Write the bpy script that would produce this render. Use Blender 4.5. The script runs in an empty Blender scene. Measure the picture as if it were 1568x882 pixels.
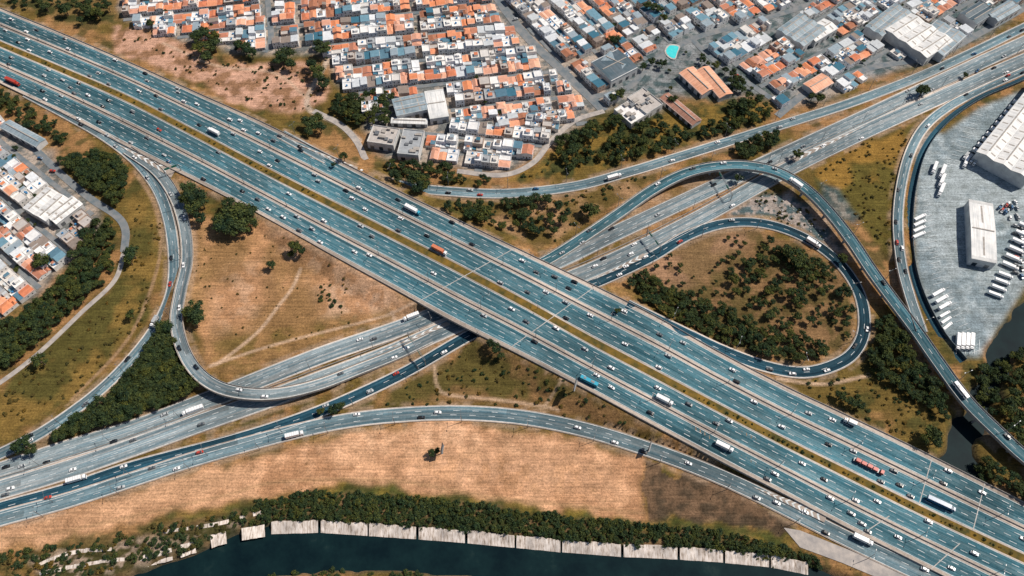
import bpy, math, random
import numpy as np
random.seed(7); np.random.seed(7)
R=random.random; U_=random.uniform
# ------------------------------------------------------------------ survey -> world
H=460.0; P=math.radians(58); F=1207.0
sp,cp=math.sin(P),math.cos(P)
def g(x,y,z=0.0):
    a=(x-784)/F; b=-(y-441)/F
    t=(z-H)/(-sp+b*cp)
    return (a*t,(cp+b*sp)*t,z)
scene=bpy.context.scene
COL=scene.collection
def obj(name,mesh,loc=(0,0,0),rz=0,s=1,parent=None):
    o=bpy.data.objects.new(name,mesh); o.location=loc; o.rotation_euler=(0,0,rz)
    o.scale=(s,s,s) if not isinstance(s,tuple) else s
    COL.objects.link(o)
    if parent: o.parent=parent
    return o
# ------------------------------------------------------------------ materials
def newmat(name,rough=0.9,spec=0.2,metal=0):
    m=bpy.data.materials.new(name); m.use_nodes=True
    nt=m.node_tree; b=nt.nodes['Principled BSDF']
    b.inputs['Roughness'].default_value=rough
    b.inputs['Specular IOR Level'].default_value=spec
    b.inputs['Metallic'].default_value=metal
    return m,nt,b
def N(nt,t,**k):
    n=nt.nodes.new(t)
    for a,v in k.items(): setattr(n,a,v)
    return n
def noise(nt,vec,scale,detail=4,rough=0.6):
    n=N(nt,'ShaderNodeTexNoise'); n.inputs['Scale'].default_value=scale
    n.inputs['Detail'].default_value=detail; n.inputs['Roughness'].default_value=rough
    nt.links.new(vec,n.inputs['Vector']); return n.outputs['Fac']
def ramp(nt,fac,stops,interp='LINEAR'):
    r=N(nt,'ShaderNodeValToRGB'); r.color_ramp.interpolation=interp
    e=r.color_ramp.elements
    while len(e)<len(stops): e.new(0.5)
    for i,(p,c) in enumerate(stops):
        e[i].position=p; e[i].color=(c[0],c[1],c[2],1) if not isinstance(c,(int,float)) else (c,c,c,1)
    nt.links.new(fac,r.inputs['Fac']); return r.outputs['Color']
def mix(nt,a,b,fac,mode='MIX'):
    m=N(nt,'ShaderNodeMix',data_type='RGBA',blend_type=mode)
    def s(sock,v):
        if isinstance(v,(int,float)): sock.default_value=v
        elif isinstance(v,tuple): sock.default_value=(v[0],v[1],v[2],1)
        else: nt.links.new(v,sock)
    s(m.inputs['Factor'],fac); s(m.inputs[6],a); s(m.inputs[7],b)
    return m.outputs[2]
def mapping(nt,vec,scale,rot=(0,0,0)):
    mp=N(nt,'ShaderNodeMapping'); mp.inputs['Scale'].default_value=scale; mp.inputs['Rotation'].default_value=rot
    nt.links.new(vec,mp.inputs[0]); return mp.outputs[0]
def simple(name,c1,c2=None,scale=1.0,rough=0.9,spec=0.2,metal=0,rand=None):
    m,nt,b=newmat(name,rough,spec,metal)
    tc=N(nt,'ShaderNodeTexCoord')
    if c2 is None: c2=tuple(v*0.8 for v in c1)
    f=noise(nt,tc.outputs['Object'],scale)
    c=ramp(nt,f,[(0.35,c1),(0.65,c2)])
    if rand:
        oi=N(nt,'ShaderNodeObjectInfo')
        rc=ramp(nt,oi.outputs['Random'],[(i/len(rand),x) for i,x in enumerate(rand)],'CONSTANT')
        v=ramp(nt,f,[(0.3,1.0),(0.7,0.74)])
        c=mix(nt,rc,v,1.0,'MULTIPLY')
    nt.links.new(c,b.inputs['Base Color'])
    return m
def asphalt(name,base,light,dark,lane=3.5):
    m,nt,b=newmat(name,0.85,0.15)
    uv=N(nt,'ShaderNodeUVMap'); tc=N(nt,'ShaderNodeTexCoord')
    st=noise(nt,mapping(nt,uv.outputs[0],(0.75,0.010,1)),1.0,5,0.7)
    br=N(nt,'ShaderNodeTexBrick'); br.inputs['Scale'].default_value=1; br.inputs['Brick Width'].default_value=83; br.inputs['Row Height'].default_value=lane
    br.inputs['Mortar Size'].default_value=0.0; br.inputs['Color1'].default_value=(0,0,0,1); br.inputs['Color2'].default_value=(1,1,1,1)
    nt.links.new(mapping(nt,uv.outputs[0],(1,1,1),(0,0,math.pi/2)),br.inputs['Vector'])
    big=noise(nt,tc.outputs['Object'],0.010,4)
    fine=noise(nt,tc.outputs['Object'],0.7,4,.7)
    c=ramp(nt,st,[(0.32,dark),(0.47,base),(0.68,light)])
    c=mix(nt,c,ramp(nt,br.outputs['Color'],[(0,0.72),(1,1.22)]),1.0,'MULTIPLY')
    c=mix(nt,c,ramp(nt,big,[(0.35,0.62),(0.65,1.42)]),1.0,'MULTIPLY')
    c=mix(nt,c,ramp(nt,fine,[(0.3,0.78),(0.7,1.18)]),1.0,'MULTIPLY')
    nt.links.new(c,b.inputs['Base Color']); return m
M_asp=asphalt('asphalt_teal',(0.038,0.118,0.150),(0.165,0.245,0.268),(0.012,0.052,0.078))
M_aspL=asphalt('asphalt_worn',(0.145,0.195,0.218),(0.34,0.335,0.325),(0.055,0.10,0.13))
M_aspM=asphalt('asphalt_ramp',(0.10,0.165,0.195),(0.25,0.28,0.285),(0.035,0.08,0.108))
M_aspD=asphalt('asphalt_new',(0.010,0.046,0.072),(0.042,0.098,0.13),(0.004,0.02,0.036))
M_shoulder=asphalt('shoulder_concrete',(0.36,0.305,0.262),(0.52,0.435,0.37),(0.19,0.18,0.17))
M_street=simple('street_asphalt',(0.12,0.15,0.17),(0.22,0.22,0.22),0.15)
M_mark=simple('road_paint',(0.78,0.79,0.78),(0.42,0.46,0.47),0.3,0.7)
M_conc=simple('barrier_concrete',(0.42,0.38,0.34),(0.28,0.26,0.24),0.5)
M_pave=simple('pavement_grey',(0.44,0.39,0.35),(0.28,0.26,0.25),0.2)
M_medgrass=simple('median_grass',(0.20,0.118,0.022),(0.06,0.055,0.016),0.16)
M_joint=simple('joint_concrete',(0.5,0.48,0.45),(0.34,0.32,0.30),0.4)
mB,nt,b=newmat('bank_concrete',.9,.1); tc=N(nt,'ShaderNodeTexCoord')
c=ramp(nt,noise(nt,mapping(nt,tc.outputs['Object'],(1.1,.14,.3)),1,5,.7),[(.34,(.24,.185,.14)),(.44,(.58,.49,.42)),(.60,(.82,.74,.68))])
c=mix(nt,c,ramp(nt,noise(nt,tc.outputs['Object'],.12,5),[(.35,.66),(.6,1.05)]),1,'MULTIPLY'); nt.links.new(c,b.inputs['Base Color']); M_concW=mB
# houses
M_wall=simple('house_wall',(0.6,0.6,0.6),None,0.5,rand=[(0.82,0.81,0.79),(0.80,0.76,0.71),(0.62,0.61,0.60),(0.80,0.80,0.81),(0.50,0.38,0.31),(0.72,0.74,0.78),(0.84,0.83,0.80)])
M_tile=simple('clay_tile_roof',(0.6,0.2,0.1),None,0.7,rand=[(0.74,0.27,0.13),(0.80,0.37,0.22),(0.62,0.21,0.11),(0.82,0.44,0.30),(0.40,0.17,0.10),(0.76,0.31,0.17),(0.70,0.36,0.25),(0.52,0.22,0.14)])
M_flat=simple('slab_roof',(0.5,0.5,0.5),None,0.4,rand=[(0.82,0.80,0.78),(0.66,0.63,0.60),(0.36,0.38,0.40),(0.85,0.83,0.81),(0.50,0.46,0.43),(0.76,0.75,0.74),(0.83,0.80,0.77)])
M_metal=simple('fibre_cement_roof',(0.4,0.4,0.4),None,0.5,rand=[(0.30,0.37,0.42),(0.55,0.58,0.60),(0.10,0.20,0.27),(0.74,0.76,0.78),(0.27,0.22,0.19),(0.05,0.16,0.23),(0.62,0.65,0.68),(0.16,0.30,0.38)])
M_glass=simple('window_glass',(0.03,0.045,0.06),None,1,0.2,0.5)
M_door=simple('door_paint',(0.16,0.10,0.07),None,1)
M_tank=simple('water_tank_blue',(0.05,0.22,0.45),None,1,0.5)
def roofm(name,c1,c2):
    m,nt,b=newmat(name,.6,.3); tc=N(nt,'ShaderNodeTexCoord'); O=tc.outputs['Object']
    c=ramp(nt,noise(nt,O,.1,5,.7),[(.35,c1),(.65,c2)])
    c=mix(nt,c,ramp(nt,noise(nt,mapping(nt,O,(1.6,.05,.05)),1,3),[(.35,.78),(.6,1.06)]),1,'MULTIPLY')
    nt.links.new(c,b.inputs['Base Color']); return m
M_wroof=roofm('warehouse_roof',(0.80,0.78,0.75),(0.58,0.59,0.59))
M_groof=roofm('grey_warehouse_roof',(0.32,0.38,0.42),(0.17,0.24,0.28))
M_droof=roofm('dark_warehouse_roof',(0.05,0.09,0.115),(0.11,0.14,0.165))
M_troof=roofm('clay_shed_roof',(0.78,0.42,0.28),(0.62,0.29,0.17))
M_broof=roofm('brown_shed_roof',(0.42,0.21,0.15),(0.26,0.13,0.09))
M_wwall=simple('warehouse_wall',(0.62,0.62,0.60),(0.45,0.45,0.45),0.2)
M_pool=simple('pool_water',(0.05,0.55,0.58),(0.08,0.62,0.62),0.4,0.1,0.5)
# vehicles
def paint(n,c): return simple('car_paint_'+n,c,tuple(v*0.9 for v in c),1,0.3,0.5)
PA=dict(white=paint('white',(0.84,0.84,0.84)),silver=paint('silver',(0.45,0.47,0.48)),black=paint('black',(0.012,0.013,0.016)),
 grey=paint('grey',(0.13,0.14,0.15)),red=paint('red',(0.45,0.05,0.03)),blue=paint('blue',(0.02,0.10,0.22)),cyan=paint('cyan',(0.05,0.36,0.5)),orange=paint('orange',(0.62,0.20,0.10)))
M_tyre=simple('tyre_rubber',(0.015,0.015,0.015),None,1)
M_steel=simple('galvanised_steel',(0.25,0.26,0.27),None,1,0.5,0.4,0.6)
M_sign=simple('sign_panel',(0.02,0.22,0.16),None,1,0.6)
M_bill=simple('billboard_panel',(0.03,0.035,0.04),(0.08,0.08,0.08),0.3,0.6)
# foliage
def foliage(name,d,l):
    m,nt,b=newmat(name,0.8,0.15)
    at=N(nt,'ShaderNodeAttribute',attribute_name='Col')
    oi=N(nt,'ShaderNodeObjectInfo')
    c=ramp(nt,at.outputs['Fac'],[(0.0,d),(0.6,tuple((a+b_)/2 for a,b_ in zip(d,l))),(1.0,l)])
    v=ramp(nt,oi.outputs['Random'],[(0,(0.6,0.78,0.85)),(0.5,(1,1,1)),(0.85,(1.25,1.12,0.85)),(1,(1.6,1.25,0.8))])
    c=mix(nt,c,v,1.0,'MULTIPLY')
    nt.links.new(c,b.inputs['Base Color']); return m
M_leaf=foliage('foliage_leaves',(0.012,0.026,0.014),(0.075,0.095,0.028))
M_leaf2=foliage('foliage_dry',(0.050,0.042,0.014),(0.16,0.115,0.032))
M_bark=simple('tree_bark',(0.10,0.07,0.05),None,2)
# ------------------------------------------------------------------ mesh builder
class MB:
    def __init__(s): s.v=[];s.f=[];s.m=[]
    def q(s,pts,mi=0):
        n=len(s.v); s.v+=[tuple(p) for p in pts]; s.f.append(tuple(range(n,n+len(pts)))); s.m.append(mi)
    def box(s,cx,cy,z0,sx,sy,sz,mi=0,rot=0,tx=1,ty=1,top=None):
        c,sn=math.cos(rot),math.sin(rot); n=len(s.v)
        for z,fx,fy in((z0,1,1),(z0+sz,tx,ty)):
            for a,b in((-1,-1),(1,-1),(1,1),(-1,1)):
                x=a*sx/2*fx;y=b*sy/2*fy
                s.v.append((cx+x*c-y*sn,cy+x*sn+y*c,z))
        s.f+=[(n,n+3,n+2,n+1),(n,n+1,n+5,n+4),(n+1,n+2,n+6,n+5),(n+2,n+3,n+7,n+6),(n+3,n,n+4,n+7),(n+4,n+5,n+6,n+7)]
        s.m+=[mi]*5+[mi if top is None else top]
    def cyl(s,p0,p1,r0,r1,seg=6,mi=0):
        p0=np.array(p0,float);p1=np.array(p1,float);d=p1-p0;d/=np.linalg.norm(d)+1e-9
        a=np.cross(d,(0,0,1)) if abs(d[2])<.9 else np.cross(d,(1,0,0)); a/=np.linalg.norm(a); b=np.cross(d,a); n=len(s.v)
        for p,r in((p0,r0),(p1,r1)):
            for i in range(seg):
                t=2*math.pi*i/seg; s.v.append(tuple(p+r*(math.cos(t)*a+math.sin(t)*b)))
        for i in range(seg):
            j=(i+1)%seg; s.f.append((n+i,n+j,n+seg+j,n+seg+i)); s.m.append(mi)
        s.f.append(tuple(n+i for i in range(seg))[::-1]); s.f.append(tuple(n+seg+i for i in range(seg))); s.m+=[mi,mi]
    def gable(s,cx,cy,z,w,d,rise,axis,mi,oh=0.35,wall=0,hip=0):
        def T(x,y,zz): return (cx+x,cy+y,zz) if axis=='y' else (cx+y,cy+x,zz)
        if axis!='y': w,d=d,w
        a,b=w/2+oh,d/2+oh; zl=z-0.12; hr=hip*d/2
        s.q([T(-a,-b,zl),T(0,-b+hr,z+rise),T(0,b-hr,z+rise),T(-a,b,zl)],mi)
        s.q([T(a,-b,zl),T(a,b,zl),T(0,b-hr,z+rise),T(0,-b+hr,z+rise)],mi)
        if hip>0:
            s.q([T(-a,-b,zl),T(a,-b,zl),T(0,-b+hr,z+rise)],mi); s.q([T(-a,b,zl),T(0,b-hr,z+rise),T(a,b,zl)],mi)
        else:
            s.q([T(-w/2,-d/2,z),T(w/2,-d/2,z),T(0,-d/2,z+rise*.92)],wall); s.q([T(-w/2,d/2,z),T(0,d/2,z+rise*.92),T(w/2,d/2,z)],wall)
    def mesh(s,name,mats,smooth=False):
        me=bpy.data.meshes.new(name); me.from_pydata(s.v,[],s.f)
        for m in mats: me.materials.append(m)
        me.polygons.foreach_set('material_index',s.m)
        if smooth: me.polygons.foreach_set('use_smooth',[True]*len(s.f))
        me.update(); return me
# ------------------------------------------------------------------ curves
def spline(pts,step=3.0):
    p=np.array(pts,float); p=np.vstack([2*p[0]-p[1],p,2*p[-1]-p[-2]]); out=[]
    for i in range(1,len(p)-2):
        t=np.linspace(0,1,24,endpoint=False)[:,None]; a,b,c,d=p[i-1],p[i],p[i+1],p[i+2]
        out.append(0.5*((2*b)+(c-a)*t+(2*a-5*b+4*c-d)*t*t+(-a+3*b-3*c+d)*t**3))
    out=np.vstack(out+[p[-2][None]])
    s=np.r_[0,np.cumsum(np.linalg.norm(np.diff(out[:,:2],axis=0),axis=1))]
    n=max(3,int(s[-1]/step)); ss=np.linspace(0,s[-1],n)
    return np.stack([np.interp(ss,s,out[:,k]) for k in range(3)],1)
def arc(c): return np.r_[0,np.cumsum(np.linalg.norm(np.diff(c[:,:2],axis=0),axis=1))]
def nrm(c):
    t=np.gradient(c[:,:2],axis=0); t/=np.linalg.norm(t,axis=1)[:,None]+1e-9
    return np.stack([-t[:,1],t[:,0],0*t[:,0]],1)
def off(c,o): return c+nrm(c)*(o if np.isscalar(o) else np.array(o)[:,None])
def ribbon2(name,A,B,mat,th=1.0,parent=None,side=None):
    n=len(A); s=arc((A+B)/2); w=np.linalg.norm((A-B)[:,:2],axis=1)
    v=[]
    for i in range(n):
        a,b=A[i],B[i]
        v+=[(a[0],a[1],a[2]-th),tuple(a),tuple(b),(b[0],b[1],b[2]-th)]
    f=[];m=[];U=[]
    for i in range(n-1):
        k=4*i
        for j,mi in((0,1),(1,0),(2,1),(3,1)):
            j2=(j+1)%4
            f.append((k+j,k+j2,k+4+j2,k+4+j)); m.append(mi)
            us=[0,0,w[i],w[i]]; us2=[0,0,w[i+1],w[i+1]]
            U+=[us[j],s[i],us[j2],s[i],us2[j2],s[i+1],us2[j],s[i+1]]
    me=bpy.data.meshes.new(name); me.from_pydata(v,[],f); me.materials.append(mat); me.materials.append(side or M_conc)
    me.polygons.foreach_set('material_index',m)
    l=me.uv_layers.new(name='UVMap'); l.data.foreach_set('uv',U); me.update()
    return obj(name,me,parent=parent)
def ribbon(name,c,w,mat,th=1.0,parent=None):
    return ribbon2(name,off(c,w/2),off(c,-w/2),mat,th,parent)
marks=MB()
def strip(c,w=0.26,dz=0.05):
    a,b=off(c,w/2),off(c,-w/2)
    for i in range(len(c)-1):
        marks.q([(a[i][0],a[i][1],a[i][2]+dz),(b[i][0],b[i][1],b[i][2]+dz),(b[i+1][0],b[i+1][1],b[i+1][2]+dz),(a[i+1][0],a[i+1][1],a[i+1][2]+dz)])
def dashes(c,w=0.25,dash=4.0,gap=8.0,dz=0.06):
    s=arc(c); nn=nrm(c); x=U_(0,5)
    def at(q): return np.array([np.interp(q,s,c[:,k]) for k in range(3)]),np.array([np.interp(q,s,nn[:,k]) for k in range(2)]+[0])
    while x+dash<s[-1]:
        p,n0=at(x);q,n1=at(x+dash); z=np.array([0,0,dz])
        marks.q([p+n0*w/2+z,p-n0*w/2+z,q-n1*w/2+z,q+n1*w/2+z]); x+=dash+gap
barr=MB()
def barrier(c,h=0.85,w=0.5):
    a,b=off(c,w/2),off(c,-w/2); a2,b2=off(c,w/5),off(c,-w/5)
    Z=lambda p,z:(p[0],p[1],p[2]+z)
    for i in range(len(c)-1):
        barr.q([Z(a[i],0),Z(a2[i],h),Z(a2[i+1],h),Z(a[i+1],0)]); barr.q([Z(a2[i],h),Z(b2[i],h),Z(b2[i+1],h),Z(a2[i+1],h)]); barr.q([Z(b2[i],h),Z(b[i],0),Z(b[i+1],0),Z(b2[i+1],h)])
# ------------------------------------------------------------------ MAIN HIGHWAY
def sm(a,b,x): t=min(1,max(0,(x-a)/(b-a))); return t*t*(3-2*t)
def zm(x): return 0.9+6.1*sm(230,600,x)*(1-sm(930,1280,x))
MX=[-300,-180,-80,0,100,200,300,400,500,600,700,800,900,1000,1100,1200,1300,1400,1500,1600,1700,1800]
MU=[-120,-70,-22,12,53,96,141,186,236,287,336,384,432,482,538,590,637,685,735,785,835,885]
MM=[-65,-12,32,67,109,153,205,258,309,359,410,463,519,572,625,677,727,777,824,870,915,960]
ML=[-20,35,85,128,176,228,278,330,386,441,496,546,598,652,705,757,810,860,910,960,1010,1060]
def mspl(Y):
    p=np.array([g(x,y,zm(x)) for x,y in zip(MX,Y)]); p=np.vstack([2*p[0]-p[1],p,2*p[-1]-p[-2]]); out=[]
    for i in range(1,len(p)-2):
        t=np.linspace(0,1,14,endpoint=False)[:,None]; a,b,c,d=p[i-1],p[i],p[i+1],p[i+2]
        out.append(0.5*((2*b)+(c-a)*t+(2*a-5*b+4*c-d)*t*t+(-a+3*b-3*c+d)*t**3))
    return np.vstack(out)
CU,CM,CL=mspl(MU),mspl(MM),mspl(ML)
def fr(A,B,f): return A*(1-f)+B*f
hw_parent=bpy.data.objects.new('main_highway',None); COL.objects.link(hw_parent)
main_lanes=[]
for A,nm,d in((CU,'north',-1),(CL,'south',1)):
    segs=[(0,.08,M_shoulder,'shoulder'),(.08,.42,M_asp,'local_carriageway'),(.42,.53,M_shoulder,'divider'),(.53,.90,M_asp,'express_carriageway'),(.90,.93,M_shoulder,'inner_shoulder')]
    for f0,f1,mt,n2 in segs:
        a,b=fr(A,CM,f0),fr(A,CM,f1)
        if nm=='south': a,b=b,a
        ribbon2(nm+'_'+n2,a,b,mt,1.2,hw_parent)
    for f0,f1,n in((.08,.42,4),(.53,.90,4)):
        strip(fr(A,CM,f0+.008)); strip(fr(A,CM,f1-.008))
        for k in range(n):
            main_lanes.append((fr(A,CM,f0+(f1-f0)*(k+.5)/n),d))
            if k: dashes(fr(A,CM,f0+(f1-f0)*k/n))
    barrier(fr(A,CM,.004)); barrier(fr(A,CM,.475))
    # diagonal hatching painted on the dividers
    P0,P1=spline(fr(A,CM,.425),4.0),None
    S0=arc(P0); E0=fr(A,CM,.468); E0=np.stack([np.interp(np.linspace(0,1,len(P0)),np.linspace(0,1,len(E0)),E0[:,k]) for k in range(3)],1)
    for i in range(0,len(P0)-2):
        if (i//22)%3==0: continue
        j=int(np.argmin(np.hypot(E0[:,0]-P0[i+1][0],E0[:,1]-P0[i+1][1])))
        j=min(j+1,len(E0)-1); a_=P0[i];b_=E0[j]; t_=(P0[i+1]-P0[i]); t_=t_/np.linalg.norm(t_)*.35; z_=np.array([0,0,.05])
        if np.linalg.norm((a_-b_)[:2])<9: marks.q([a_+z_,a_+t_+z_,b_+t_+z_,b_+z_])
ribbon2('median_grass_strip',fr(CU,CM,.93),fr(CL,CM,.93),M_medgrass,1.0,hw_parent)
jm=MB()
def joint(x0,y0,x1,y1,w=0.5):
    a=np.array(g(x0,y0,zm(x0)+.09)); b=np.array(g(x1,y1,zm(x1)+.09)); d=(b-a); d/=np.linalg.norm(d); n=np.array([-d[1],d[0],0])*w/2
    k=12
    for i in range(k):
        p=a+(b-a)*i/k;q=a+(b-a)*(i+1)/k
        jm.q([p+n,p-n,q-n,q+n])
for j in((790,379,640,462),(912,438,778,535),(1428,699,1408,770),(1508,740,1490,812),(1362,790,1318,819),(1470,832,1425,872)): joint(*j)
obj('expansion_joint',jm.mesh('expansion_joint',[M_joint]))
# ------------------------------------------------------------------ OTHER ROADS
roads=[]
def road(name,pts,w,mat,zdef=0.4,lanes=2,fill=True,dirn=1,mark=True,edge=True,th=1.0,step=3.0,sh=0.9):
    W=[g(p[0],p[1],p[2] if len(p)>2 else zdef) for p in pts]
    c=spline(W,step)
    c[:,2]=np.maximum(c[:,2],0.3)
    e=bpy.data.objects.new(name,None); COL.objects.link(e)
    ribbon2('carriageway',off(c,w/2-sh),off(c,-w/2+sh),mat,th,e)
    ribbon2('shoulder_1',off(c,w/2),off(c,w/2-sh),M_shoulder,th,e); ribbon2('shoulder_2',off(c,-w/2+sh),off(c,-w/2),M_shoulder,th,e)
    if mark:
        if edge: strip(off(c,w/2-sh),.26); strip(off(c,-w/2+sh),.26)
        for k in range(1,lanes): dashes(off(c,-w/2+sh+(w-2*sh)*k/lanes))
    ln=[(off(c,-w/2+sh+(w-2*sh)*(k+.5)/lanes),dirn) for k in range(lanes)]
    roads.append((name,c,w,fill)); return c,ln
lanes={}
cB1,lanes['B1']=road('avenue_westbound',[(-200,785),(-90,750),(0,722),(90,692),(200,658),(300,620),(400,580),(500,541),(600,507),(668,481),(760,440),(860,397),(940,358),(1090,288),(1200,236),(1300,190),(1400,143),(1568,65),(1700,5),(1800,-40)],13.5,M_aspL,.42,4,False,-1)
cB2,lanes['B2']=road('avenue_eastbound',[(-200,810),(-90,776),(0,750),(100,720),(200,686),(300,650),(400,615),(500,578),(600,540),(696,498),(800,455),(900,416),(1000,370),(1100,318),(1200,262),(1300,213),(1400,167),(1500,122),(1568,92),(1700,35),(1800,-10)],13.5,M_aspL,.44,4,False,1)
cB3,lanes['B3']=road('collector_road',[(-200,840),(-90,805),(0,778),(100,750),(200,716),(350,676),(440,648),(520,617),(620,570),(722,512),(800,478),(880,446),(940,421),(1000,392),(1050,362),(1100,344),(1150,340),(1200,350),(1250,374),(1292,410),(1318,455),(1323,505),(1306,541),(1270,562),(1225,570),(1170,560),(1110,538,zm(1110)*.6),(1060,515,zm(1060)-.05),(1010,491,zm(1010)-.05),(960,466,zm(960)-.05)],9,M_aspD,.46,2,False,1)
cC,lanes['C']=road('service_road',[(-200,858),(-90,822),(0,794),(100,767),(200,735),(300,702),(430,666),(520,646),(600,636),(700,632),(800,639),(900,659),(1000,690),(1080,720),(1150,751),(1230,791),(1300,826),(1380,864),(1450,896),(1600,965)],10.5,M_aspM,.50,3,False,1)
cD,lanes['D']=road('northern_slip_road',[(430,205,zm(430)-.07),(500,243,zm(500)-.05),(560,268,4.2),(620,285,2.5),(690,293,1.2),(780,296),(880,285),(960,264),(1040,240),(1120,215),(1200,190),(1280,165),(1350,140),(1420,112),(1500,75),(1568,42),(1700,-20)],9.5,M_aspM,.45,2,True,1)
cE,lanes['E']=road('yard_ramp',[(1750,30),(1650,70),(1568,108),(1500,138),(1450,165),(1415,195),(1393,235),(1380,285,.8),(1375,340,1.8),(1380,400,4),(1393,452,6.5),(1412,508,7.4)],8,M_aspM,.4,2,True,-1)
cLA,lanes['LA']=road('western_slip_road',[(40,143,.84),(110,180,.84),(165,212,.84),(208,246,.7),(240,287),(258,335),(266,390),(264,438),(252,475),(230,513),(195,556),(150,600),(90,645),(40,675),(-30,708),(-150,760)],8.5,M_aspM,.4,2,True,1)
cLB,lanes['LB']=road('western_flyover',[(195,230,.86),(240,262,.8),(268,302,.6),(283,350,.7),(286,400,1.0),(276,448,2.2),(270,490,4),(280,534,6),(302,570,7),(335,593,7.4),(380,603,7.4),(430,602,7),(490,588,5),(550,565,2.4),(610,541,.9),(660,517,.5)],8.5,M_aspL,.4,2,True,1,th=1.3)
cR,lanes['R']=road('eastern_flyover',[(800,418,.5),(850,391,.5),(900,359,1.2),(950,325,3),(1000,290,5.5),(1050,265,7.5),(1100,254,8.5),(1150,254,9),(1195,265,9),(1235,290,9),(1270,325,9),(1305,370,8.6),(1335,415,8.2),(1368,460,7.8),(1402,505,7.5),(1437,555,7.3),(1480,613,7),(1530,663,7),(1580,708,7),(1700,800,7)],9,M_asp,.4,2,True,-1,th=1.4)
for c,w in((cLB,8.5),(cR,9)): barrier(off(c,w/2-.2),.9,.35); barrier(off(c,-w/2+.2),.9,.35)
barrier(off(cB2,7.9),.8,.5)
barrier(off(cE,-3.9),.9,.35)
# striped gore areas
gm=MB()
def gore(a0,a1,b1,z0,z1,n=9):
    A=np.array(g(*a0,z0+.10));B=np.array(g(*a1,z1+.10));C=np.array(g(*b1,z1+.10))
    gm.q([A,B,C] if np.cross((B-A)[:2],(C-A)[:2])>0 else [A,C,B])
    up=np.array([0,0,.03])
    for i in range(1,n):
        t=i/n; t2=t+.35/n; p,q=A+(B-A)*t+up,A+(C-A)*t+up; p2,q2=A+(B-A)*t2+up,A+(C-A)*t2+up; m=(p+q)/2-(B+C-2*A)/2*.5/n; m2=(p2+q2)/2-(B+C-2*A)/2*.5/n
        marks.q([p,p2,m2,m]); marks.q([m,m2,q2,q])
gore((1150,744),(1262,800),(1268,786),.6,.95,12)
gore((175,218),(262,272),(268,262),.9,.95,9)
gore((445,216),(548,256),(546,262),zm(480),zm(530)-.1,10)
gore((560,548),(684,492),(690,497),.45,.47,10)
gore((905,430),(985,388),(990,394),.47,.47,8)
gore((1330,190),(1210,243),(1216,249),.46,.46,10)
obj('gore_area',gm.mesh('gore_area',[M_shoulder]))
# piers
pm=MB()
for c in(cLB,cR,cE):
    s=arc(c); nn=nrm(c)
    for i in range(0,len(c),8):
        if c[i][2]>4:
            p=c[i]; ok=True
            for u in(cB1,cB2,cB3):
                if np.min(np.hypot(u[:,0]-p[0],u[:,1]-p[1]))<8: ok=False
            if ok:
                a=math.atan2(nn[i][1],nn[i][0]); pm.box(p[0],p[1],-3,2.4,1.4,p[2]+1.6,0,a); pm.box(p[0],p[1],p[2]-2.3,6.5,1.6,.95,0,a)
obj('bridge_pier',pm.mesh('bridge_pier',[M_conc]))
pm=MB()
for f in(.15,.38,.62,.85):
    for A in(CU,CL):
        C=fr(A,CM,f); u,v=cB1,cB2
        d=[np.min(np.hypot(u[:,0]-p[0],u[:,1]-p[1]))-np.min(np.hypot(v[:,0]-p[0],v[:,1]-p[1])) for p in C[80:230]]
        i=80+int(np.argmin(np.abs(d))); p=C[i]; pm.box(p[0],p[1],-.5,2.0,1.2,p[2]-.6,0,.5)
obj('bridge_column',pm.mesh('bridge_column',[M_conc]))
# ------------------------------------------------------------------ zone polygons
def W2(poly,z=0): return np.array([g(x,y,z)[:2] for x,y in poly])
def inside(px,py,poly):
    r=np.zeros(np.shape(px),bool); n=len(poly)
    for i in range(n):
        x0,y0=poly[i];x1,y1=poly[(i+1)%n]
        if y0==y1: continue
        c=((y0>py)!=(y1>py))&(px<(x1-x0)*(py-y0)/(y1-y0)+x0); r^=c
    return r
# ------------------------------------------------------------------ GROUND
ST=1.3
fx=np.arange(-540,540.1,ST); fy=np.arange(70,650.1,ST)
xs=np.r_[-9000,-4000,-2000,-1200,-800,-620,fx,620,800,1200,2000,4000,9000]
ys=np.r_[-6000,-2500,-900,-300,-50,20,fy,720,850,1100,1600,2500,5000,12000]
X,Y=np.meshgrid(xs,ys); NX,NY=len(xs),len(ys)
tab=np.random.RandomState(3).rand(256,256)
def vn(x,y,s,o=0):
    x=x/s+o*17.3+5000;y=y/s+o*9.1+5000; xi=np.floor(x).astype(int);yi=np.floor(y).astype(int);a=x-xi;b=y-yi;a=a*a*(3-2*a);b=b*b*(3-2*b)
    T=lambda i,j:tab[(i)%256,(j)%256]
    return (T(xi,yi)*(1-a)+T(xi+1,yi)*a)*(1-b)+(T(xi,yi+1)*(1-a)+T(xi+1,yi+1)*a)*b
def fbm(s,o=0): return vn(X,Y,s,o)*.5+vn(X,Y,s/2.1,o+1)*.27+vn(X,Y,s/4.3,o+2)*.15+vn(X,Y,s/9,o+3)*.08
def blur(m,k):
    m=m.astype(float)
    for ax in(0,1):
        for _ in range(2):
            c=np.cumsum(np.pad(m,[(k+1,k) if a==ax else (0,0) for a in(0,1)],mode='edge'),axis=ax)
            n=m.shape[ax]
            m=(np.take(c,range(2*k+1,n+2*k+1),axis=ax)-np.take(c,range(0,n),axis=ax))/(2*k+1)
    return m
wx=X+(vn(X,Y,14,5)-.5)*9+(vn(X,Y,5,6)-.5)*5; wy=Y+(vn(X,Y,14,7)-.5)*9+(vn(X,Y,5,8)-.5)*5
Hh=(fbm(40,3)-.5)*.5
clear=np.full(X.shape,99.0)
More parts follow.
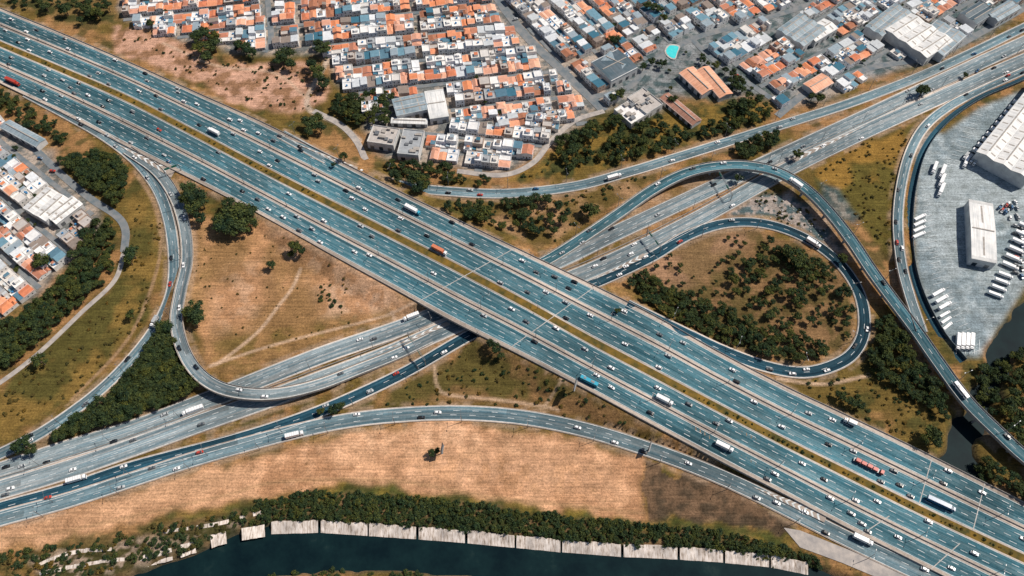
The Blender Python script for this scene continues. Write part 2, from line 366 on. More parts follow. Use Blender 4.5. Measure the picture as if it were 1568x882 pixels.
def win(p,r):
    i0=np.searchsorted(xs,p[0]-r);i1=np.searchsorted(xs,p[0]+r);j0=np.searchsorted(ys,p[1]-r);j1=np.searchsorted(ys,p[1]+r)
    return slice(j0,j1),slice(i0,i1)
def stamp(c,hw,fill,zmax=3.6):
    hw=np.broadcast_to(hw,(len(c),))
    for p,h in zip(c,hw):
        s=win(p,h+22); d=np.hypot(X[s]-p[0],Y[s]-p[1])-h
        clear[s]=np.minimum(clear[s],d)
        if fill and p[2]<zmax: Hh[s]=np.maximum(Hh[s],p[2]-.55-np.maximum(0,d-1)*.45)
mh=np.linalg.norm((CU-CL)[:,:2],axis=1)/2*.86
for f in(.12,.3,.5,.7,.88): stamp(fr(CU,CL,f),mh*.25,True,99)
for n,c,w,fl in roads: stamp(c,w/2,fl)
for n,c,w,fl in roads:
    if n in('avenue_westbound','avenue_eastbound','collector_road','service_road'):
        for p in c:
            s=win(p,w/2+6); d=np.hypot(X[s]-p[0],Y[s]-p[1])-w/2
            Hh[s]=np.where(d<2.2,np.minimum(Hh[s],p[2]-.4),Hh[s])
RIV1=[(150,1000),(190,885),(230,868),(290,850),(350,822),(415,802),(490,799),(565,804),(640,809),(715,815),(790,822),(860,829),(955,836),(1040,840),(1120,845),(1180,852),(1230,862),(1290,880),(1340,910),(1380,990),(1100,985),(860,905),(720,884),(640,876),(560,872),(480,876),(400,886),(340,905),(260,990)]
RIV2=[(1640,400),(1568,455),(1535,500),(1508,545),(1500,590),(1465,635),(1452,668),(1436,720),(1500,745),(1497,690),(1512,640),(1545,575),(1568,540),(1640,470)]
m1=inside(wx*.35+X*.65,wy*.35+Y*.65,W2(RIV1)); m2=inside(wx,wy,W2(RIV2))
mr=blur(m1|m2,1); Hh=Hh*(1-mr)+(-5.5)*mr
colr=np.zeros(X.shape+(3,))
def lerp(a,b,t): return a*(1-t[...,None])+b*t[...,None]
n1=fbm(28,11);n2=fbm(9,21);n4=fbm(5,51)
def st(n,a,b): t=np.clip((n-a)/(b-a),0,1); return t*t*(3-2*t)
OL=np.array((.140,.096,.027));BR=np.array((.30,.165,.070));GR=np.array((.052,.058,.018));TAN=np.array((.50,.275,.15));DUST=np.array((.60,.39,.26))
colr[:]=lerp(lerp(np.broadcast_to(OL,colr.shape),BR,st(n1,.42,.62)),GR,st(n2,.5,.68)*.7)
def zone(poly,a,b,nz=None,t=(.4,.6),k=1,s=1.0,warp=True):
    a=np.array(a);b=np.array(b); m=blur(inside(wx if warp else X,wy if warp else Y,W2(poly)),k)*s
    q=lerp(np.broadcast_to(a,colr.shape),b,st(n2 if nz is None else nz,*t))
    colr[:]=colr*(1-m[...,None])+q*m[...,None]
URB1=[(180,-60),(183,30),(250,58),(300,68),(400,84),(480,78),(512,100),(515,128),(555,150),(562,225),(600,245),(690,252),(765,272),(835,228),(905,180),(945,160),(975,195),(1010,170),(1040,100),(1130,100),(1185,130),(1190,165),(1260,150),(1330,118),(1420,98),(1568,15),(1640,-60)]
URB2=[(-80,150),(0,178),(60,215),(95,262),(150,322),(145,365),(85,420),(40,460),(0,492),(-80,540)]
URBC=((.38,.32,.27),(.14,.15,.15))
zone(URB1,*URBC,n4,k=2); zone(URB2,*URBC,n4,k=2)
zone([(900,-60),(930,150),(1180,150),(1420,98),(1568,15),(1640,-60)],(.19,.22,.24),(.06,.10,.11),n4,k=3,s=.85)
zone([(165,40),(250,60),(300,70),(345,100),(480,95),(505,145),(460,178),(380,165),(260,110),(180,80)],(.52,.31,.22),(.27,.15,.085),n2)
zone([(-60,-60),(185,-60),(180,35),(120,42),(60,20),(-60,-20)],(.20,.13,.05),(.06,.06,.02))
zone([(290,325),(330,340),(400,335),(470,372),(648,470),(560,500),(420,548),(345,572),(310,545),(295,480)],(.46,.25,.125),(.26,.15,.065),n1,(.42,.64))
zone([(470,420),(560,440),(640,468),(560,495),(500,490)],DUST*.95,TAN*.9,n2,k=4,s=.85)
zone([(400,345),(440,350),(560,420),(600,448),(520,430),(430,385)],DUST*.8,TAN*.7,n2,k=3,s=.7)
zone([(330,440),(380,400),(420,420),(400,480),(340,520)],DUST*.8,TAN*.75,n2,k=6,s=.6)
zone([(310,520),(600,475),(635,478),(540,505),(380,560),(335,570)],(.15,.105,.03),(.26,.15,.06),n2,k=2,s=.8)
zone([(290,340),(320,350),(318,440),(310,500),(292,470)],(.15,.11,.035),(.24,.15,.06),n2,k=3,s=.7)
zone([(-100,835),(0,803),(200,748),(430,685),(560,658),(660,650),(760,652),(900,675),(986,702),(982,792),(830,776),(690,760),(560,742),(430,748),(330,772),(200,802),(80,830),(-100,860)],(.62,.355,.205),(.42,.225,.12),fbm(22,41)*.6+n4*.4,(.40,.60))
zone([(560,700),(700,690),(830,700),(960,725),(940,760),(800,745),(640,735)],(.48,.27,.145),(.64,.39,.245),n4,(.4,.6),k=6,s=.55)
zone([(430,695),(560,668),(700,662),(860,680),(960,705),(860,700),(700,680),(560,688)],(.70,.45,.29),(.55,.33,.20),n4,(.4,.6),k=4,s=.6)
zone([(-100,835),(100,775),(330,712),(400,720),(200,790),(-60,850)],(.42,.25,.14),(.55,.34,.20),n4,(.4,.6),k=5,s=.6)
zone([(986,702),(1080,735),(1190,785),(1215,812),(1150,802),(984,792)],(.16,.10,.06),(.07,.05,.032),n2,k=0)
zone([(560,742),(690,760),(830,776),(985,792),(1190,810),(1200,830),(1100,815),(850,795),(560,765),(380,780),(200,815),(330,775)],(.18,.135,.03),(.065,.075,.02),n2,k=1)
zone([(380,775),(560,758),(830,790),(1100,820),(1240,850),(1200,860),(1040,845),(790,826),(560,806),(415,806),(300,850),(200,880),(100,900),(60,882),(200,825)],(.040,.045,.016),(.19,.12,.06),n2,(.45,.7))
zone([(40,850),(200,828),(330,800),(410,795),(330,822),(200,868),(80,895)],(.34,.26,.20),(.06,.055,.02),n4,(.42,.55),k=1)
zone([(945,412),(1000,385),(1060,358),(1130,350),(1200,365),(1260,395),(1295,430),(1310,490),(1290,540),(1230,560),(1130,535),(1050,500)],(.21,.125,.06),(.11,.08,.03),n2)
zone([(950,410),(1060,362),(1160,355),(1110,400),(1060,440),(1000,430)],(.34,.20,.12),(.20,.125,.06),n1,k=3,s=.9)
zone([(1240,268),(1330,212),(1420,188),(1388,240),(1368,300),(1368,410),(1330,355),(1280,300)],(.25,.145,.034),(.11,.09,.022),n1)
zone([(1150,300),(1200,285),(1260,335),(1310,395),(1290,395),(1240,358),(1180,330),(1110,330)],(.08,.12,.13),(.36,.31,.28),n4,(.46,.58))
zone([(1250,285),(1290,290),(1320,335),(1300,345),(1265,318)],(.05,.09,.10),(.18,.19,.18),n4,(.46,.58),k=1,s=.85)
zone([(640,580),(740,522),(860,582),(1000,662),(900,648),(740,622),(560,628)],(.20,.115,.05),(.10,.08,.024),n1)
zone([(700,308),(900,290),(1020,258),(960,300),(850,372),(800,378)],(.33,.20,.105),(.13,.09,.028),n1)
zone([(1000,300),(1120,270),(1060,300),(900,375),(880,385)],(.33,.20,.11),(.19,.12,.05),n1)
zone([(780,280),(850,225),(900,195),(1130,155),(1190,165),(1180,180),(1000,235),(880,270)],(.20,.13,.032),(.06,.062,.02),n2)
zone([(0,590),(110,500),(180,430),(200,380),(200,290),(245,330),(248,420),(220,500),(120,600),(0,672)],(.21,.135,.038),(.09,.078,.022),n1)
zone([(1400,200),(1445,205),(1500,165),(1568,138),(1700,90),(1700,350),(1568,440),(1530,500),(1500,545),(1470,548),(1430,490),(1405,420),(1398,350),(1405,260)],(.33,.385,.41),(.20,.255,.285),fbm(30,71)*.6+n4*.4,k=1,warp=False)
v=st(-clear,-4.5,-1.5)*st(n2,.40,.56)*.65
colr[:]=lerp(colr,np.array((.36,.25,.17)),v)
colr[:]=lerp(colr,np.array((.09,.08,.06)),np.clip(mr*1.2,0,1))
def dpath(pts,w,c=(.52,.37,.26),s=.85):
    cu=spline([g(*p) for p in pts],1.0); m=np.zeros(X.shape)
    for p in cu:
        sl=win(p,w+2); d=np.hypot(X[sl]-p[0],Y[sl]-p[1]); m[sl]=np.maximum(m[sl],np.clip((w/2+.9-d)/1.2,0,1))
    colr[:]=lerp(colr,np.array(c),m*s)
dpath([(460,412),(448,440),(425,470),(395,508),(340,552),(322,560)],1.8)
dpath([(322,560),(420,528),(560,492),(640,470)],1.3)
dpath([(665,560),(670,592),(690,605),(760,612),(830,622),(855,628)],1.5,s=.7)
dpath([(860,588),(835,620)],1.3,s=.6)
dpath([(205,262),(235,310),(246,370),(235,430),(195,520),(110,612)],1.6,(.34,.22,.13))
dpath([(1190,580),(1260,588),(1330,575)],1.6)
dpath([(600,480),(607,495)],1.6); dpath([(500,95),(470,160),(520,190),(550,215)],4,(.5,.4,.32))
dpath([(0,826),(90,815),(330,762),(430,738),(600,736),(760,762),(985,786)],1.6,(.34,.21,.11),.6)
dpath([(250,66),(330,100),(420,112),(470,150)],2.2,(.5,.36,.26),.7)
g1=bpy.data.meshes.new('ground')
nv=NX*NY; co=np.stack([X.ravel(),Y.ravel(),Hh.ravel()],1).astype('f')
idx=np.arange(nv).reshape(NY,NX); q=np.stack([idx[:-1,:-1],idx[:-1,1:],idx[1:,1:],idx[1:,:-1]],-1).reshape(-1,4)
g1.vertices.add(nv); g1.vertices.foreach_set('co',co.ravel()); g1.loops.add(q.size); g1.loops.foreach_set('vertex_index',q.ravel().astype('i'))
g1.polygons.add(len(q)); g1.polygons.foreach_set('loop_start',np.arange(0,q.size,4).astype('i')); g1.update(calc_edges=True)
ca=g1.color_attributes.new('Col','FLOAT_COLOR','POINT'); ca.data.foreach_set('color',np.c_[colr.reshape(-1,3),np.ones(nv)].astype('f').ravel())
g1.polygons.foreach_set('use_smooth',np.ones(len(q),bool))
mG,nt,b=newmat('ground_soil_grass',0.95,0.1)
at=N(nt,'ShaderNodeAttribute',attribute_name='Col'); tc=N(nt,'ShaderNodeTexCoord'); O=tc.outputs['Object']
c=mix(nt,at.outputs['Color'],ramp(nt,noise(nt,O,.8,6,.75),[(.3,.46),(.5,1.0),(.7,1.45)]),1,'MULTIPLY')
c=mix(nt,c,ramp(nt,noise(nt,O,.11,6,.7),[(.32,(.66,.65,.62)),(.68,(1.28,1.25,1.24))]),1,'MULTIPLY')
c=mix(nt,c,ramp(nt,noise(nt,mapping(nt,O,(.035,.75,1),(0,0,.08)),1,4,.7),[(.35,.72),(.65,1.18)]),1,'MULTIPLY')
tuft=ramp(nt,noise(nt,O,.36,7,.8),[(.585,0.0),(.66,0.8)])
c=mix(nt,c,mix(nt,c,(.36,.40,.30),1,'MULTIPLY'),tuft)
nt.links.new(c,b.inputs['Base Color'])
bp=N(nt,'ShaderNodeBump'); bp.inputs['Strength'].default_value=.8; bp.inputs['Distance'].default_value=.6; nt.links.new(noise(nt,O,.6,6,.75),bp.inputs['Height']); nt.links.new(bp.outputs[0],b.inputs['Normal'])
g1.materials.append(mG); obj('ground',g1)
def look(A,x,y):
    i=min(max(int(round(np.interp(x,xs,np.arange(NX)))),0),NX-1); j=min(max(int(round(np.interp(y,ys,np.arange(NY)))),0),NY-1); return A[j,i]
def hz(x,y): return float(look(Hh,x,y))
def clr(x,y): return float(look(clear,x,y))
# water
mW,nt,b=newmat('river_water',0.45,0.03); tc=N(nt,'ShaderNodeTexCoord'); f=noise(nt,tc.outputs['Object'],.05,6,.7)
nt.links.new(ramp(nt,f,[(.35,(.003,.010,.014)),(.6,(.006,.019,.022)),(.72,(.016,.032,.032))]),b.inputs['Base Color'])
bp=N(nt,'ShaderNodeBump'); bp.inputs['Strength'].default_value=.3; nt.links.new(noise(nt,tc.outputs['Object'],.5,5),bp.inputs['Height']); nt.links.new(bp.outputs[0],b.inputs['Normal'])
for poly in([(0,1010),(60,900),(415,785),(860,805),(1200,840),(1400,890),(1400,1010)],[(1650,380),(1540,470),(1480,560),(1440,620),(1425,730),(1520,760),(1600,560),(1660,480)]):
    w=MB(); w.q([(p[0],p[1],-3.0) for p in W2(poly,-3)][::-1]); obj('river_water',w.mesh('river_water',[mW]))
# concrete bank panels
tl=[(415,799),(490,797),(565,802),(640,807),(715,813),(790,820),(860,827),(955,834),(1040,838),(1110,843),(1180,850),(1240,862)]
bk=MB(); bw=np.array([g(x,y,.25) for x,y in tl]); bl=np.array([g(x,y+20,-3.2) for x,y in tl])
for i in range(len(tl)-1):
    a=.0+U_(0,.02);e=.975-U_(0,.02); L=lambda A,t:A[i]*(1-t)+A[i+1]*t; nk=9
    js=[U_(-.5,.5) for _ in range(nk+1)]; jb=[U_(-.5,.3) for _ in range(nk+1)]
    for k in range(nk):
        t0=a+(e-a)*k/nk;t1=a+(e-a)*(k+1)/nk; o0=np.array([0,js[k],0]);o1=np.array([0,js[k+1],0]);p0=np.array([0,jb[k],jb[k]*.4]);p1=np.array([0,jb[k+1],jb[k+1]*.4])
        bk.q([L(bw,t0)+o0,L(bl,t0)+p0,L(bl,t1)+p1,L(bw,t1)+o1],0)
        bk.q([L(bw,t0)+o0,L(bw,t1)+o1,L(bw,t1)+o1+np.array([0,.6,-.7]),L(bw,t0)+o0+np.array([0,.6,-.7])],0)
for pts,wd in(([(250,818),(330,806),(400,788)],2.4),([(190,866),(262,848),(340,824),(405,812)],3.4),([(60,868),(110,850),(170,845)],2.6),([(60,882),(130,868),(190,860)],2.4)):
    cc=spline([g(x,y,.5) for x,y in pts],4)
    a,b_=off(cc,wd),off(cc,-wd); b_[:,2]=-.7
    for i in range(len(cc)-1):
        if R()<.82: o=np.array([0,U_(-.4,.4),0]); bk.q([a[i]+o,b_[i]-o,b_[i+1]+o*.5,a[i+1]-o*.3])
obj('concrete_riverbank',bk.mesh('concrete_riverbank',[M_concW]))
ap=MB(); ap.q([g(x,y,.25) for x,y in((1200,808),(1225,812),(1300,842),(1400,885),(1380,900),(1290,862),(1225,838))][::-1]); obj('concrete_apron',ap.mesh('concrete_apron',[M_pave]))
def path(name,pts,w,mat,z=.12):
    c=spline([g(x,y,z) for x,y in pts],3)
    for p in c: p[2]=max(z,hz(p[0],p[1])+.25)
    for p in c:
        s=win(p,w/2+8); clear[s]=np.minimum(clear[s],np.hypot(X[s]-p[0],Y[s]-p[1])-w/2)
    ribbon(name,c,w,mat,.6); return c
path('side_street',[(50,225),(95,268),(140,305),(178,330),(192,352),(190,385)],5.5,M_street)
path('footpath',[(190,385),(175,430),(125,478),(60,540),(0,586),(-60,620)],3.4,M_pave)
path('town_street',[(740,-40),(770,10),(810,60),(860,108),(905,150),(925,170)],8,M_street)
path('town_street',[(925,170),(880,185),(845,215),(815,250),(770,268),(700,262)],4.5,M_pave)
path('town_street',[(1640,-30),(1520,40),(1430,85),(1330,105),(1240,140),(1190,178)],6,M_street)
path('town_street',[(900,150),(960,135),(1000,95),(1060,60),(1130,40),(1230,10),(1300,-20)],5.5,M_street)
path('town_street',[(1060,60),(1090,90),(1120,110),(1180,150)],5,M_street)
path('town_street',[(480,170),(520,190),(545,215),(560,245)],5,M_pave)
path('town_street',[(410,0),(415,60),(405,80)],5,M_street)
wc=spline([g(x,y,.1) for x,y in((1700,60),(1568,124),(1500,154),(1450,190),(1418,232),(1402,285),(1396,345),(1400,405),(1416,458),(1445,512),(1478,552))],3)
ribbon('drainage_channel',off(wc,-2.2),4.2,M_aspD,.5)  # flat dark ribbon following the line of the yard wall
w=MB()
for i in range(len(wc)-1):
    p,q_=wc[i],wc[i+1]; a=math.atan2(q_[1]-p[1],q_[0]-p[0]); w.box((p[0]+q_[0])/2,(p[1]+q_[1])/2,-.2,math.hypot(*(q_-p)[:2])-.05,.3,3.0,0,a)
    if i%2==0: w.box(p[0],p[1],-.2,.5,.5,3.3,0,a)
obj('perimeter_wall',w.mesh('perimeter_wall',[M_droof]))
ym=MB()
for (x,y,dx,dy,ex,ey,n) in((1412,300,1,8,14,-4,18),(1440,445,4,8,14,-6,13),(1465,520,7,0,-1,22,6),(1450,250,3.5,-7,16,4,12)):
    for i in range(n):
        a=np.array(g(x+dx*i,y+dy*i,.55)); b_=np.array(g(x+dx*i+ex,y+dy*i+ey,.55)); d=b_-a; nn=np.array([-d[1],d[0],0]); nn=nn/np.linalg.norm(nn)*.1; ym.q([a+nn,a-nn,b_-nn,b_+nn])
obj('parking_bay_lines',ym.mesh('parking_bay_lines',[M_mark]))
# ------------------------------------------------------------------ LARGE BUILDINGS
bexcl=[]
def bigbuild(name,p0,p1,p3,h,roof,rise=1.5,bays=1,skylights=True,flat=False,base=0):
    a=np.array(g(*p0,h)[:2]);b_=np.array(g(*p1,h)[:2]);c_=np.array(g(*p3,h)[:2])
    u=b_-a; L=np.linalg.norm(u); u/=L; n=np.array([-u[1],u[0]]); W=float(np.dot(c_-a,n))
    if W<0: a=b_; u=-u; n=-n; W=-W
    cx,cy=a+u*L/2+n*W/2; ang=math.atan2(u[1],u[0])
    m=MB(); m.box(0,0,-1,L,W,h+1,0)
    if flat:
        m.box(0,0,h+.003,L-.6,W-.6,.15,1)
        for sx,sy,ex,ey in((0,W/2-.15,L,.3),(0,-W/2+.15,L,.3),(L/2-.15,0,.3,W-.6),(-L/2+.15,0,.3,W-.6)): m.box(sx,sy,h+.003,ex,ey,.9,0)
        for k in range(int(L*W/60)+2): m.box(U_(-.4,.4)*L,U_(-.38,.38)*W,h+.16+k*.002,U_(1.5,5),U_(1.5,4),U_(.8,2.2),2 if k%3 else 4)
    else:
        bw_=W/bays
        for k in range(bays):
            m.gable(0,-W/2+bw_*(k+.5),h,L,bw_,rise,'x',1,.3)
            if skylights:
                nS=int(L/9)
                for i in range(nS):
                    x=-L/2+(i+.5)*L/nS
                    for sg in(-1,1):
                        y0=-W/2+bw_*(k+.5)+sg*bw_*.12;y1=-W/2+bw_*(k+.5)+sg*bw_*.42
                        z=lambda y:h-.12+(rise+.12)*(1-abs(y-(-W/2+bw_*(k+.5)))/(bw_/2+.3))+.06
                        pts=[(x-.6,y0,z(y0)),(x+.6,y0,z(y0)),(x+.6,y1,z(y1)),(x-.6,y1,z(y1))]
                        m.q(pts if sg>0 else pts[::-1],2)
            m.box(0,-W/2+bw_*(k+.5),h+rise-.05,L*.9,.8,.45,2)
    for sg in(-1,1):
        k=int(L/6)
        for i in range(k):
            x=-L/2+(i+.5)*L/k; y=sg*(W/2+.03)
            m.q([(x-1.6,y,0.1),(x+1.6,y,0.1),(x+1.6,y,3.6),(x-1.6,y,3.6)][::(-1 if sg>0 else 1)],3 if i%2 else 4)
    o=obj(name,m.mesh(name,[M_wwall,roof,M_conc,M_glass,M_steel]),(cx,cy,base),ang)
    bexcl.append((cx,cy,ang,L/2+1,W/2+1)); return o
bigbuild('distribution_warehouse',(1496,232),(1590,115),(1560,296),11,M_wroof,1.6,3)
bigbuild('yard_warehouse',(1484,305),(1520,312),(1464,390),8,M_wroof,1.0,1)
bigbuild('supermarket_hall',(600,152),(648,142),(603,178),7,M_groof,1,2)
bigbuild('white_hall',(650,140),(678,136),(656,182),7,M_wroof,.8,1,False)
bigbuild('community_centre',(600,180),(655,182),(600,188),4,M_wroof,.6,1,False)
bigbuild('apartment_block',(572,192),(612,198),(566,218),7,M_flat,flat=True)
bigbuild('apartment_block',(618,198),(650,201),(612,236),7,M_flat,flat=True)
bigbuild('school_building',(905,95),(945,75),(925,130),8,M_droof,1.5,1,False)
bigbuild('school_building',(935,78),(965,92),(925,100),8,M_groof,1.2,1,False)
bigbuild('clay_roof_hall',(1040,112),(1075,145),(1062,102),5,M_troof,1.6,1,False)
bigbuild('clay_roof_hall',(1066,108),(1102,150),(1090,106),5,M_troof,1.6,1,False)
bigbuild('long_shed',(1010,150),(1060,192),(1022,140),4,M_broof,1.2,1,False)
bigbuild('steel_warehouse',(1190,45),(1225,20),(1225,75),8,M_groof,1.2,3)
bigbuild('steel_warehouse',(1228,48),(1262,28),(1245,66),7,M_wroof,1.2,1)
bigbuild('steel_warehouse',(1355,45),(1395,20),(1410,95),9,M_wroof,1.2,3)
bigbuild('steel_warehouse',(1400,60),(1435,30),(1440,90),8,M_groof,1,2)
bigbuild('steel_warehouse',(1325,40),(1370,5),(1345,60),8,M_groof,1,2)
bigbuild('concrete_depot',(940,168),(970,150),(965,192),5,M_flat,flat=True)
bigbuild('concrete_depot',(960,150),(985,135),(995,172),6,M_flat,flat=True)
bigbuild('clay_roof_hall',(1230,128),(1258,112),(1243,146),5,M_troof,1.2,1,False)
bigbuild('blue_roof_workshop',(1470,20),(1500,2),(1490,40),7,M_droof,1.2,2,False)
bigbuild('blue_roof_workshop',(1510,20),(1545,0),(1522,36),7,M_groof,1.2,2,False)
bigbuild('factory_hall',(35,318),(72,286),(62,345),7,M_wroof,1.2,2)
bigbuild('factory_hall',(70,330),(110,300),(82,346),6,M_wroof,1.2,2)
bigbuild('row_of_shops',(0,195),(55,225),(12,182),5,M_groof,1,1,False)
def in_b(x,y,pad=0):
    for cx,cy,a,l,w_ in bexcl:
        dx,dy=x-cx,y-cy; c_,s_=math.cos(-a),math.sin(-a)
        if abs(dx*c_-dy*s_)<l+pad and abs(dx*s_+dy*c_)<w_+pad: return True
    return False
pl=MB(); px_,py_,_=g(1030,80); cs=[(px_+5*math.cos(t)*(1+.3*math.sin(2*t)),py_+8*math.sin(t+.4*math.cos(t)),.55) for t in np.linspace(0,2*math.pi,20,endpoint=False)]
pl.q([(x+(x-px_)*.25,y+(y-py_)*.2,.5) for x,y,_ in cs],1); pl.q(cs,0); obj('swimming_pool',pl.mesh('swimming_pool',[M_pool,M_joint])); bexcl.append((px_,py_,0,7,9))
# ------------------------------------------------------------------ HOUSES
def house(seed,kind):
    rs=random.Random(seed); m=MB(); w=7.3; d=rs.uniform(11,12.8)
    sp_=rs.uniform(.48,.75); d1=d*sp_; d2=d-d1-.02; h1=rs.choice([3.2,3.4,5.9,6.1,6.2] if kind!='tile' else [3.0,3.2,5.6]); h2=rs.choice([2.8,3.2,5.2])
    y1=-d/2+d1/2; y2=d/2-d2/2
    def wins(cy,dd,h):
        for st_ in range(max(1,int(h/2.8))):
            z=1.0+2.8*st_
            for sx in(-1,1):
                for yy in(-dd*.22,dd*.22):
                    x=sx*(w/2+.02); P4=[(x,cy+yy-.45,z),(x,cy+yy+.45,z),(x,cy+yy+.45,z+.9),(x,cy+yy-.45,z+.9)]; m.q(P4 if sx>0 else P4[::-1],4)
    def frontw(y,s_,h):
        for st_ in range(max(1,int(h/2.8))):
            z=1.0+2.8*st_
            for xx in(-w*.26,w*.26):
                P4=[(xx-.55,y,z),(xx+.55,y,z),(xx+.55,y,z+1.0),(xx-.55,y,z+1.0)]; m.q(P4 if s_<0 else P4[::-1],4)
        m.q([(-.45,y,.02),(.45,y,.02),(.45,y,2.1),(-.45,y,2.1)][::(1 if s_<0 else -1)],5)
    def roof(cx,cy,ww,dd,h,k):
        if k=='tile': m.gable(cx,cy,h,ww,dd,rs.uniform(.8,1.3),rs.choice('xy'),1,.2,0,rs.choice([0,0,.6]))
        elif k=='metal':
            z1=h+rs.uniform(.25,.6); m.q([(cx-ww/2,cy-dd/2,h+.02),(cx+ww/2,cy-dd/2,z1),(cx+ww/2,cy+dd/2-.05,z1),(cx-ww/2,cy+dd/2-.05,h+.02)],3)
            m.q([(cx+ww/2-.02,cy-dd/2,h),(cx+ww/2-.02,cy+dd/2-.1,h),(cx+ww/2-.02,cy+dd/2-.1,z1-.02),(cx+ww/2-.02,cy-dd/2,z1-.02)],0)
        else:
            m.box(cx,cy,h+.003,ww-.4,dd-.4,.08,2)
            for sx,sy,ex,ey in((0,dd/2-.1,ww,.2),(0,-dd/2+.1,ww,.2),(ww/2-.1,0,.2,dd-.4),(-ww/2+.1,0,.2,dd-.4)): m.box(cx+sx,cy+sy,h+.003,ex,ey,.6,0)
            if rs.random()<.5: tx=cx+rs.uniform(-1.2,1.2); m.cyl((tx,cy,h+.1),(tx,cy,h+1.3),.65,.75,8,6)
            if rs.random()<.5 and ww>4: m.box(cx+rs.uniform(-.6,.6),cy+rs.uniform(-.5,.5),h+.09,ww*.4,dd*.45,1.9,0,top=rs.choice([1,3,2]))
    m.box(0,y1,-.6,w,d1,h1+.6,0)
    wins(y1,d1,h1); frontw(-d/2-.02,-1,h1); roof(0,y1,w,d1,h1,kind)
    alt=[kind,'metal','flat','tile' if kind=='tile' else 'flat']
    if rs.random()<.55:
        ws=w*rs.uniform(.4,.6); h3=rs.choice([2.6,3.0,3.2,4.6])
        m.box(-w/2+ws/2,y2,-.6,ws,d2,h2+.6,0); roof(-w/2+ws/2,y2,ws,d2,h2,rs.choice(alt))
        wr=w-ws-.03; m.box(w/2-wr/2,y2-.5,-.6,wr,d2-1,h3+.6,0); roof(w/2-wr/2,y2-.5,wr,d2-1,h3,rs.choice(alt))
    else:
        m.box(0,y2,-.6,w-.02,d2,h2+.6,0); frontw(d/2+.02,1,h2); roof(0,y2,w-.02,d2,h2,rs.choice(alt))
    return m.mesh('house_'+kind,[M_wall,M_tile,M_flat,M_metal,M_glass,M_door,M_tank])
HV={k:[house(i*7+len(k),k) for i in range(16)] for k in('tile','flat','metal')}
NAME={'tile':'tiled_roof_house','flat':'flat_roof_house','metal':'sheet_roof_house'}
stm=MB(); nh=0
def neighbourhood(poly,ang,probs,depth=12.3,street=5.6,cross=101,keep=.985,cl=4.2):
    global nh
    wp=W2(poly); a=math.radians(ang); c,s=math.cos(a),math.sin(a)
    loc=np.array([(x*c+y*s,-x*s+y*c) for x,y in wp]); x0,y0=loc.min(0);x1,y1=loc.max(0)
    v=y0
    while v<y1:
        for row in(0,1):
            vv=v+street+depth*(row+.5)+row*.2
            u=x0+U_(0,3); prev=None
            while u<x1:
                wl=U_(5.2,9.0); uc=u+wl/2
                if (u%cross)<wl*.8: u+=6; continue
                x=uc*c-vv*s; y=uc*s+vv*c
                if inside(np.array([x]),np.array([y]),wp)[0] and clr(x,y)>cl and not in_b(x,y,4.5) and R()<keep:
                    kd=prev if (prev and R()<.35) else random.choices(['tile','flat','metal'],probs)[0]; prev=kd; me=random.choice(HV[kd])
                    obj(NAME[kd],me,(x,y,hz(x,y)+.1),a+(0 if row==0 else math.pi)+U_(-.03,.03),((wl+.05)/7.3,U_(.95,1.06),U_(.8,1.15))); nh+=1
                u+=wl
        u=x0
        while u<x1:
            mid=(u+3)*c-(v+street/2)*s,(u+3)*s+(v+street/2)*c
            if inside(np.array([mid[0]]),np.array([mid[1]]),wp)[0] and clr(*mid)>2 and not in_b(*mid,2):
                T=lambda uu,vv_:(uu*c-vv_*s,uu*s+vv_*c,hz(*mid)+.32)
                stm.q([T(u,v+.9),T(u+6,v+.9),T(u+6,v+street-.9),T(u,v+street-.9)])
            u+=6
        v+=street+2*depth+.3
neighbourhood([(183,-60),(186,28),(250,55),(300,62),(400,78),(480,72),(512,95),(515,128),(555,148),(560,188),(700,192),(905,192),(905,150),(810,60),(740,-60)],9,(.54,.37,.09))
neighbourhood([(565,192),(562,225),(600,243),(690,250),(765,268),(830,222),(880,190),(700,190)],-8,(.12,.66,.22))
neighbourhood([(745,-60),(815,55),(905,145),(945,160),(1000,105),(1060,62),(1300,-15),(1330,-60)],-57,(.25,.27,.48),cl=3.6)
neighbourhood([(1050,60),(1300,-25),(1340,-60),(1660,-60),(1568,14),(1425,95),(1330,116),(1260,150),(1190,160),(1140,112),(1090,95)],35,(.27,.25,.48),cl=3.6)
neighbourhood([(-80,150),(0,182),(60,219),(92,262),(146,325),(140,362),(82,416),(38,456),(0,486),(-80,530)],-38,(.34,.42,.24),cl=3.6)
obj('street_network',stm.mesh('street_network',[M_street]))
